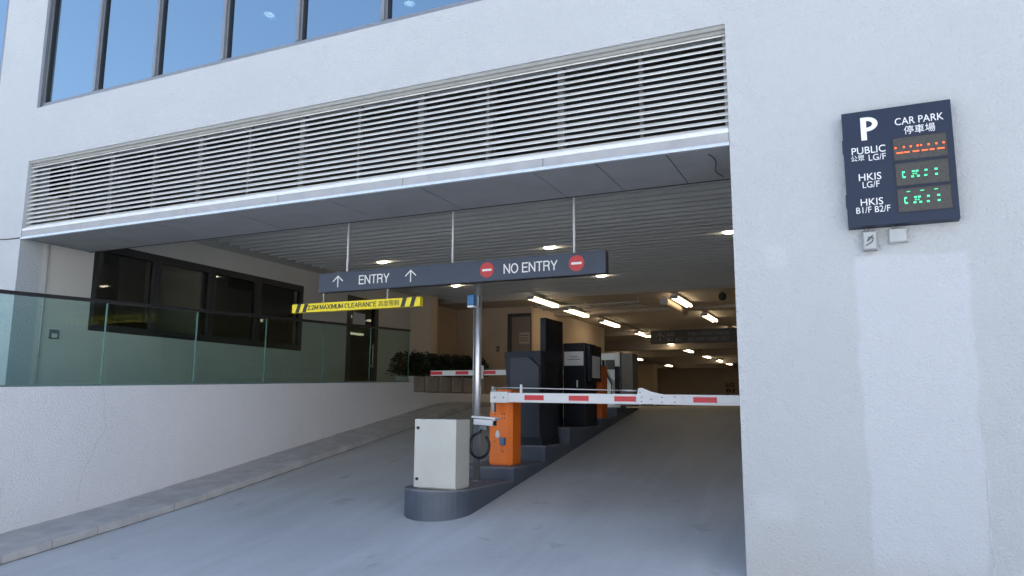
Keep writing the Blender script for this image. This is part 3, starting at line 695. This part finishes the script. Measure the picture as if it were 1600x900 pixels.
# ------------------------------------------------------------------ machines on the island
t = thing('ticket_machine', (-5.3, 12.45, .905), 'slate grey ticket machine with slanted side panel behind the orange barrier', 'ticket machine')
b = MB(); b.box(-5.60, -4.97, 12.10, 12.92, .905, 1.0); b.prism([(-5.58, 1.0), (-4.98, 1.0), (-4.98, 2.515), (-5.56, 2.515)], 'y', 12.06, 12.90)
bd = b.build('machine_body', M_slate, t)
b = MB(); b.prism([(-5.56, 1.6), (-5.56, 2.50), (-5.68, 2.50), (-5.60, 1.6)], 'y', 12.08, 12.88); b.build('side_wing', M_slate, t)
b = MB(); b.prism([(-5.545, 1.04), (-5.0, 1.04), (-5.0, 2.22), (-5.20, 2.40), (-5.545, 2.40)], 'y', 12.03, 12.058); b.build('front_panel', mat('slate_panel', (.036, .043, .058), .5, spec=.3, var=.08), t)
b = MB(); b.prism([(-5.195, 2.405), (-5.165, 2.405), (-4.985, 2.235), (-4.985, 2.205)], 'y', 12.025, 12.057); b.build('trim_strip', M_slated, t)
b = MB(); b.box(-4.978, -4.965, 12.2, 12.75, 1.9, 2.35, .003); b.build('display_hood', M_slated, t)
t = thing('totem_panel', (-5.38, 13.7, 1.17), 'tall dark slab-like totem panel seen edge on behind the ticket machine', 'totem')
b = MB(); b.box(-5.44, -5.32, 13.15, 14.05, 1.17, 3.22, .006); b.build('slab', M_slated, t)
b = MB(); b.box(-5.436, -5.326, 13.143, 13.152, 1.2, 3.20); b.build('edge_strip', M_slate, t)
t = thing('pay_machine', (-5.1, 14.4, 1.17), 'black pay machine with paper notices taped on, beside the tall totem', 'pay machine')
b = MB(); b.box(-5.33, -4.86, 14.08, 14.75, 1.17, 2.80, .01); b.build('machine_body', M_slated, t)
b = MB(); b.prism([(14.2, 2.05), (14.12, 2.76), (14.85, 2.76), (14.8, 2.05)], 'x', -4.859, -4.78); b.build('side_hood', M_slated, t)
b = MB(); b.box(-5.30, -4.90, 14.066, 14.072, 2.355, 2.63); nt_ = b.build('notice', M_paper, t)
for k, (a, c) in enumerate(((-5.24, -4.96), (-5.18, -5.02))):
    b = MB(); b.box(a, c, 14.062, 14.065, 2.47+.05*k, 2.482+.05*k); b.build('printed_line', M_ink, nt_)
b = MB(); b.box(-4.779, -4.774, 14.25, 14.72, 2.12, 2.55); b.build('side_notice', M_paper, t)
b = MB(); b.box(-5.05, -5.02, 14.064, 14.08, 1.93, 2.07, .003); b.build('door_handle', M_steel, t)
t = thing('intercom_machine', (-5.1, 16.7, 1.525), 'silver steel intercom terminal with black cable at the far island end', 'terminal')
b = MB(); b.box(-5.36, -4.88, 16.5, 16.95, 1.525, 2.76, .012); b.build('machine_body', mat('brushed_terminal_steel', (.36, .36, .36), .4, metal=.8, var=.12, vscale=5), t)
b = MB(); b.box(-4.874, -4.60, 16.55, 17.0, 1.56, 2.74, .01); b.build('side_casing', mat('taupe_panel', (.16, .15, .13), .5, var=.06), t)
b = MB(); b.box(-5.30, -5.24, 16.47, 16.50, 1.75, 2.6, .004); b.build('trim_post', M_slated, t)
b = MB(); b.box(-5.22, -5.0, 16.485, 16.503, 2.38, 2.60, .004); b.build('screen', M_black, t)
b = MB(); b.box(-5.0, -4.885, 16.48, 16.505, 1.6, 2.45, .004); b.build('dark_panel', M_slated, t)
b = MB(); b.tube([(-5.2, 16.45, 2.35), (-5.14, 16.43, 2.2), (-5.05, 16.42, 2.05), (-5.06, 16.42, 1.85), (-5.15, 16.43, 1.78), (-5.2, 16.45, 1.85)], .018, 8); b.build('cable', M_black, t)

# ------------------------------------------------------------------ hanging sign and clearance bar
SY = 10.05
t = thing('hanging_sign', (-5.68, SY+.06, 3.436), 'long dark blue hanging sign reading ENTRY and NO ENTRY over the lanes', 'sign')
b = MB(); b.box(-8.20, -3.16, SY, SY+.12, 3.436, 3.757, .004); b.build('sign_box', M_hs, t)
b = MB(); b.box(-3.159, -3.150, SY+.004, SY+.116, 3.44, 3.753); b.box(-8.19, -3.17, SY+.004, SY+.116, 3.4295, 3.4355); b.build('sign_edge', M_navyd, t)
for x in (-7.665, -5.661, -3.647):
    b = MB(); b.tube([(x, SY+.06, 3.757), (x, SY+.06, 4.97)], .018, 10); b.build('hanging_rod', M_wht, t)
stroke_text('ENTRY', M_text, t, -7.375, -6.785, 3.524, 3.674, SY-.001)
stroke_text('NO ENTRY', M_text, t, -4.748, -3.885, 3.524, 3.674, SY-.001)
for x in (-7.80, -6.38):
    b = MB(); w_ = .018; z0, z1 = 3.505, 3.695
    b.box(x-w_/2, x+w_/2, SY-.004, SY-.001, z0, z1-.01)
    for s_ in (-1, 1): b.prism([(x, z1+.008), (x, z1-.018), (x+s_*.095, z1-.10), (x+s_*.105, z1-.085)], 'y', SY-.0045, SY-.0015)
    b.build('arrow', M_text, t)
for x in (-5.026, -3.59):
    b = MB(); b.tube([(x, SY-.001, 3.603), (x, SY-.005, 3.603)], .117, 40); d = b.build('no_entry_symbol', M_sred, t)
    b = MB(); b.box(x-.078, x+.078, SY-.008, SY-.0052, 3.585, 3.618); b.build('white_bar', M_text, d)
t = thing('clearance_bar', (-7.48, SY+.06, 3.115), 'yellow maximum clearance bar with black stripes hanging on chains from the sign', 'sign')
BX0, BX1, BZ0, BZ1, BY = -8.76, -6.21, 3.115, 3.262, SY+.02
b = MB(); b.box(BX0, BX1, BY, BY+.09, BZ0, BZ1, .003); b.build('bar', M_yel, t)
b = MB(); sk = .045
for a in (BX0+.075, BX0+.225, BX1-.36, BX1-.19):
    b.prism([(a, BZ0+.001), (a+.075, BZ0+.001), (a+.075+sk, BZ1-.001), (a+sk, BZ1-.001)], 'y', BY-.004, BY-.001)
b.build('black_stripes', M_blk, t)
stroke_text('2.2M MAXIMUM CLEARANCE', M_blk, t, -8.425, -7.03, 3.149, 3.229, BY-.001, .0125)
text('高度限制', 'lettering', M_blk, t, -6.99, -6.60, 3.140, 3.236, BY-.001, .003)
for x in (-8.133, -6.852):
    b = MB(); n = 5
    for k in range(n):
        zc_ = BZ1+.018+k*.034; pts = [(x+(.010*math.cos(a) if k % 2 == 0 else 0), BY+.045+(.010*math.cos(a) if k % 2 else 0), zc_+.022*math.sin(a)) for a in [2*math.pi*q/10 for q in range(11)]]
        b.tube(pts, .0045, 5, caps=False)
    b.build('chain', M_steel, t)

# ------------------------------------------------------------------ car park sign with LED displays on the right wall
CY = 7.79
t = thing('car_park_sign', (.46, FY, 3.30), 'dark blue car park sign box with red and green LED displays on the white wall', 'sign')
b = MB(); b.box(-.008, .930, CY, FY-.002, 3.298, 4.445, .004); b.build('sign_box', M_navy, t)
b = MB(); b.box(-.016, -.0085, CY+.03, CY+.07, 4.05, 4.18); b.box(-.016, -.0085, CY+.03, CY+.07, 3.5, 3.63); b.build('hinge', M_navyd, t)
b = MB(); b.prism([(.157, 4.147), (.207, 4.147), (.207, 4.377), (.157, 4.377)], 'y', CY-.004, CY-.001)
outer = [(.2075+.10*math.sin(a), 4.305+.072*math.cos(a)) for a in [math.pi*k/14 for k in range(15)]]
inner = [(.2075+.052*math.sin(a), 4.305+.034*math.cos(a)) for a in [math.pi*k/14 for k in range(15)]]
for k in range(14): b.prism([outer[k], outer[k+1], inner[k+1], inner[k]], 'y', CY-.004, CY-.001)
b.build('parking_symbol', M_text, t)
for s_, a, c, d, e, wt in (('CAR PARK', .455, .862, 4.255, 4.325, .001), ('停車場', .527, .788, 4.155, 4.238, 0), ('PUBLIC', .064, .360, 4.012, 4.082, .002), ('公眾', .054, .172, 3.945, 4.002, 0),
                       ('LG/F', .210, .358, 3.937, 3.998, 0), ('HKIS', .112, .308, 3.745, 3.815, .002), ('LG/F', .141, .288, 3.672, 3.733, 0), ('HKIS', .114, .308, 3.497, 3.566, .002), ('B1/F B2/F', .071, .365, 3.425, 3.486, 0)):
    text(s_, 'lettering', M_text, t, a, c, d, e, CY-.001, .003, wt)
disp = [(.428, .871, 3.908, 4.125), (.433, .870, 3.658, 3.873), (.435, .874, 3.405, 3.623)]
for k, (a, c, d, e) in enumerate(disp):
    b = MB(); b.box(a, c, CY-.003, CY-.001, d, e); dp = b.build('led_display', M_led, t)
    b = MB(); fw = .008
    b.box(a-fw, c+fw, CY-.006, CY-.001, e, e+fw); b.box(a-fw, c+fw, CY-.006, CY-.001, d-fw, d); b.box(a-fw, a, CY-.006, CY-.001, d, e); b.box(c, c+fw, CY-.006, CY-.001, d, e); b.build('display_rim', M_navyd, dp)
    W, H = c-a, e-d
    def mark(u0, u1, v, h=.055): b.box(a+W*u0, a+W*u1, CY-.0055, CY-.0032, e-H*v-H*h/2, e-H*v+H*h/2, .002, seg=1)
    b = MB()
    if k == 0:
        for u in (.04, .20, .33, .46, .525, .665, .81, .945): mark(u-.018, u+.018, .43, .08)
        for u0_, u1_ in ((.05, .18), (.20, .30), (.36, .48), (.53, .645), (.68, .765), (.82, .95)): mark(u0_, u1_, .67, .06)
    else:
        for u in (.14, .33, .40, .57, .76): mark(u-.022, u+.03, .40, .075)
        for u in (.15, .31, .42, .56, .76): mark(u-.022, u+.03, .63, .075)
        mark(.118, .135, .515, .22)
        for u in (.32, .37): mark(u, u+.03, .515, .05)
        if k == 2:
            for u in (.20, .46, .72): mark(u-.03, u+.04, .13, .03)
    b.build('led_characters', M_lred if k == 0 else M_lgrn, dp)
t = thing('switch_box', (.18, FY, 3.06), 'grey galvanised switch box with looped wire under the car park sign', 'switch box')
b = MB(); b.box(.108, .238, FY-.075, FY-.001, 3.075, 3.265, .008); b.build('box_body', M_greyd, t)
b = MB(); b.box(.122, .224, FY-.083, FY-.076, 3.09, 3.25, .004); b.build('box_cover', M_grey, t)
b = MB(); b.tube([(.135, FY-.09, 3.12), (.19, FY-.092, 3.15), (.205, FY-.09, 3.19), (.165, FY-.092, 3.20), (.15, FY-.09, 3.16), (.20, FY-.092, 3.215)], .004, 6); b.build('wire', M_black, t)
b = MB(); b.tube([(.15, FY-.04, 3.262), (.15, FY-.04, 3.299)], .016, 10); b.build('conduit', M_greyd, t)
t = thing('junction_box', (.415, FY, 3.13), 'pale grey plastic junction box with side lugs under the car park sign', 'junction box')
b = MB(); b.box(.336, .492, FY-.07, FY-.001, 3.135, 3.268, .01); b.build('box_body', M_grey, t)
b = MB(); b.box(.343, .485, FY-.078, FY-.071, 3.142, 3.262, .004); b.build('box_cover', M_grey, t)
for xx, zz_ in ((.318, 3.15), (.318, 3.24), (.492, 3.15)):
    b = MB(); b.box(xx, xx+.0185, FY-.02, FY-.001, zz_-.015, zz_+.02, .004); b.build('lug', M_grey, t)
b = MB(); b.tube([(.385, FY-.04, 3.266), (.385, FY-.04, 3.299)], .012, 10); b.build('conduit', M_greyd, t)
# flush access panel outline low on the right wall
b = MB(); b.box(.965, 2.0, FY-.004, FY-.001, 1.47, 1.478); b.box(.965, .972, FY-.004, FY-.001, -.8, 1.47); b.build('access_panel_joint', mat('panel_joint', (.50, .51, .53), .8, var=.3, vscale=9), B)

# ------------------------------------------------------------------ lights and fittings under the ceilings
def downlight(loc, label):
    t = thing('downlight', loc, label, 'downlight', 'downlights in the slatted ceiling'); x, y, z = loc
    b = MB(); n = 24
    b.tube([(x, y, z+.11), (x, y, z+.03)], [.09, .09], n); b.build('trim_ring', M_wht, t)
    b = MB(); b.ball((x, y, z+.012), .14, .085, .042, 20); b.build('lens', M_down, t)
    return t
DL = [(-10.23, 14.84, 4.94, 'round downlight in the slatted ceiling above the ENTRY lettering'), (-5.91, 14.84, 4.94, 'round downlight in the slatted ceiling above the NO ENTRY lettering'),
      (-2.13, 14.84, 4.94, 'round downlight in the slatted ceiling cut by the right edge of the opening'), (-10.37, 18.74, 4.94, 'round downlight seen just below the middle of the hanging sign'),
      (-6.01, 18.74, 4.94, 'round downlight seen below the right end of the hanging sign')]
first = None
for x, y, z, lb in DL:
    first = downlight((x, y, z), lb) if first is None else copy_tree(first, (x, y, z), None, lb) and first
def tube_light(loc, label, grp):
    t = thing('tube_light', loc, label, 'tube light', grp); x, y, z = loc
    b = MB(); b.box(x-.10, x+.10, y+.02, y+2.18, z+.002, z+.045, .008); b.build('housing', M_wht, t)
    b = MB()
    for s_ in (-1, 1): b.tube([(x+s_*.066, y+.05, z-.046), (x+s_*.066, y+2.15, z-.046)], .044, 10)
    b.build('tube', M_tube, t)
    b = MB()
    for yy in (y+.01, y+2.15): b.box(x-.115, x+.115, yy, yy+.035, z-.085, z+.001)
    b.build('lamp_holder', M_greyd, t)
    return t
rows = [(-8.85, [20.6, 23.6, 27.5, 32.5, 37.6, 42.6, 48.3, 53.2, 57.4], 'second row', 'tube lights in the row leading back from the island'),
        (-4.85, [22.1, 26.9, 32.6], 'right row', 'tube lights in the row over the exit lane'), (-13.7, [44.9, 49.4, 58.6], 'left row', 'tube lights in the far left bay')]
ordn = ['nearest', 'second', 'third', 'fourth', 'fifth', 'sixth', 'seventh', 'eighth', 'farthest']
proto = None
for x, yy, rn, grp in rows:
    for k, y in enumerate(yy):
        if x == -8.85: lb = '%s twin tube light of the long row leading back behind the ticket machines' % ordn[k]
        elif x == -4.85: lb = '%s twin tube light of the short row beside the right edge of the opening' % ['nearest', 'second', 'third'][k]
        else: lb = '%s tube light in the far left bay above the silver terminal' % ['nearest', 'middle', 'farthest'][k]
        zl = 4.80 if y < 38 else 4.72
        if proto is None: proto = tube_light((x, y, zl), lb, grp)
        else:
            c = copy_tree(proto, (x, y, zl), None, lb); c['group'] = grp
# conduit tying the first row together
b = MB(); b.tube([(-8.62, 21.8, 4.86), (-8.62, 60, 4.86)], .022, 8); tag(b.build('ceiling_conduit', M_greyd), 'thin conduit running along the ceiling beside the long row of tube lights', 'conduit')
t = thing('ventilation_duct', (-4.9, 22, 4.6), 'short beige ventilation duct under the garage ceiling left of the right tube lights', 'duct')
b = MB(); b.tube([(-5.2, 22.3, 4.68), (-5.2, 25.2, 4.68)], .125, 20, caps=False); b.build('duct_pipe', M_pier, t)
b = MB(); b.tube([(-5.2, 22.32, 4.68), (-5.2, 22.34, 4.68)], .124, 20); b.build('grille', M_greyd, t)
t = thing('ceiling_speaker', (-3.15, 22.4, 4.6), 'round black speaker under the garage ceiling near the right edge of the opening', 'speaker')
b = MB(); b.ball((-3.5, 22.4, 4.74), .125, .10, .125); b.build('speaker_body', M_black, t)
b = MB(); b.tube([(-3.5, 22.4, 4.80), (-3.5, 22.4, 4.9)], .025, 8); b.build('mount', M_greyd, t)
t = thing('cable_tray', (-6.2, 23, 4.7), 'thin steel cable tray frame hanging under the garage ceiling', 'cable tray')
b = MB()
b.box(-9.6, -6.0, 22.6, 22.64, 4.72, 4.76); b.box(-9.6, -6.0, 23.4, 23.44, 4.72, 4.76); b.build('rail', M_greyd, t)
for k in range(7):
    b = MB(); b.box(-9.4+k*.55, -9.36+k*.55, 22.64, 23.4, 4.725, 4.755); b.build('rung', M_greyd, t)
for x in (-9.5, -7.8, -6.1):
    b = MB(); b.box(x, x+.03, 22.6, 22.63, 4.76, 4.9); b.build('hanger', M_greyd, t)
# inner overhead sign
t = thing('overhead_sign', (-6, 32, 4.2), 'long black overhead sign with dim grey lettering deep inside the car park', 'sign')
GY = 31.9
b = MB(); b.box(-8.05, -3.0, GY, GY+.12, 4.17, 4.75, .006); b.build('sign_box', M_navyd, t)
M_dim = mat('dim_lettering', (.22, .22, .22), .6, var=.05)
for s_, a, c, d, e in (('LG', -7.3, -7.05, 4.50, 4.64), ('B1 B2', -7.3, -6.75, 4.27, 4.41), ('PUBLIC / HOURLY PARKING', -6.45, -4.75, 4.50, 4.64), ('HKIS STAFF / PERMIT ONLY', -6.45, -4.75, 4.27, 4.41), ('NO ENTRY', -3.75, -3.05, 4.36, 4.56)):
    text(s_, 'lettering', M_dim, t, a, c, d, e, GY-.001, .004, .004)
b = MB(); b.box(-7.66, -7.62, GY-.006, GY-.001, 4.28, 4.62)
for s_ in (-1, 1): b.prism([(-7.64, 4.66), (-7.64, 4.60), (-7.64+s_*.16, 4.44), (-7.64+s_*.18, 4.48)], 'y', GY-.007, GY-.002)
b.build('arrow', M_dim, t)
b = MB(); b.tube([(-4.1, GY-.001, 4.46), (-4.1, GY-.006, 4.46)], .17, 24); d = b.build('no_entry_symbol', mat('dim_red', (.22, .03, .03), .6), t)
b = MB(); b.box(-4.21, -3.99, GY-.010, GY-.0065, 4.435, 4.485); b.build('white_bar', M_dim, d)
for x in (-7.2, -4.0):
    b = MB(); b.tube([(x, GY+.06, 4.75), (x, GY+.06, 4.9)], .02, 8); b.build('hanging_rod', M_greyd, t)
# furniture seen through the office windows
t = thing('wall_picture', (-14.78, 10.5, 3.6), 'framed notice on the pale partition behind the first office window', 'picture')
b = MB(); b.box(-14.799, -14.77, 10.2, 10.55, 3.35, 3.85, .005); b.build('frame', M_greyd, t)
b = MB(); b.box(-14.769, -14.765, 10.25, 10.5, 3.42, 3.78); b.build('print', M_paper, t)
t = thing('office_cabinet', (-14, 11, 1.9), 'dark cabinet behind the first office window', 'cabinet')
b = MB(); b.box(-14.2, -13.6, 10.5, 11.4, 1.9, 3.25, .01); b.build('carcass', M_slated, t)
b = MB(); b.box(-13.598, -13.585, 10.93, 10.95, 2.5, 2.75); b.build('handle', M_steel, t)
# switch beside the service door
t = thing('wall_switch', (-11.3, 23.4, 3.5), 'tiny dark switch on the brown wall left of the service door', 'switch')
b = MB(); b.box(-11.30, -11.20, 23.37, 23.399, 3.38, 3.56, .006); b.build('back_plate', M_dframe, t)
b = MB(); b.box(-11.275, -11.225, 23.362, 23.369, 3.43, 3.51, .002); b.build('rocker', M_greyd, t)
# lights in the upper room, glimpsed through the solar glass
UL = [(-11.8, 12.3, 'oval ceiling light glimpsed behind the fourth blue window from the left'), (-15.28, 12.24, 'small ceiling light glimpsed behind the second blue window'), (-8.6, 13.2, 'faint ceiling light glimpsed behind the sixth blue window')]
first = None
for x, y, lb in UL:
    if first is None:
        t = thing('ceiling_light', (x, y, 10.415), lb, 'ceiling light', 'ceiling lights in the upper room')
        b = MB(); b.tube([(x, y, 10.415), (x, y, 10.39)], .13, 20); b.build('trim_ring', M_wht, t)
        b = MB(); b.tube([(x, y, 10.39), (x, y, 10.38)], .11, 20); b.build('lens', M_down, t); first = t
    else: copy_tree(first, (x, y, 10.415), None, lb)
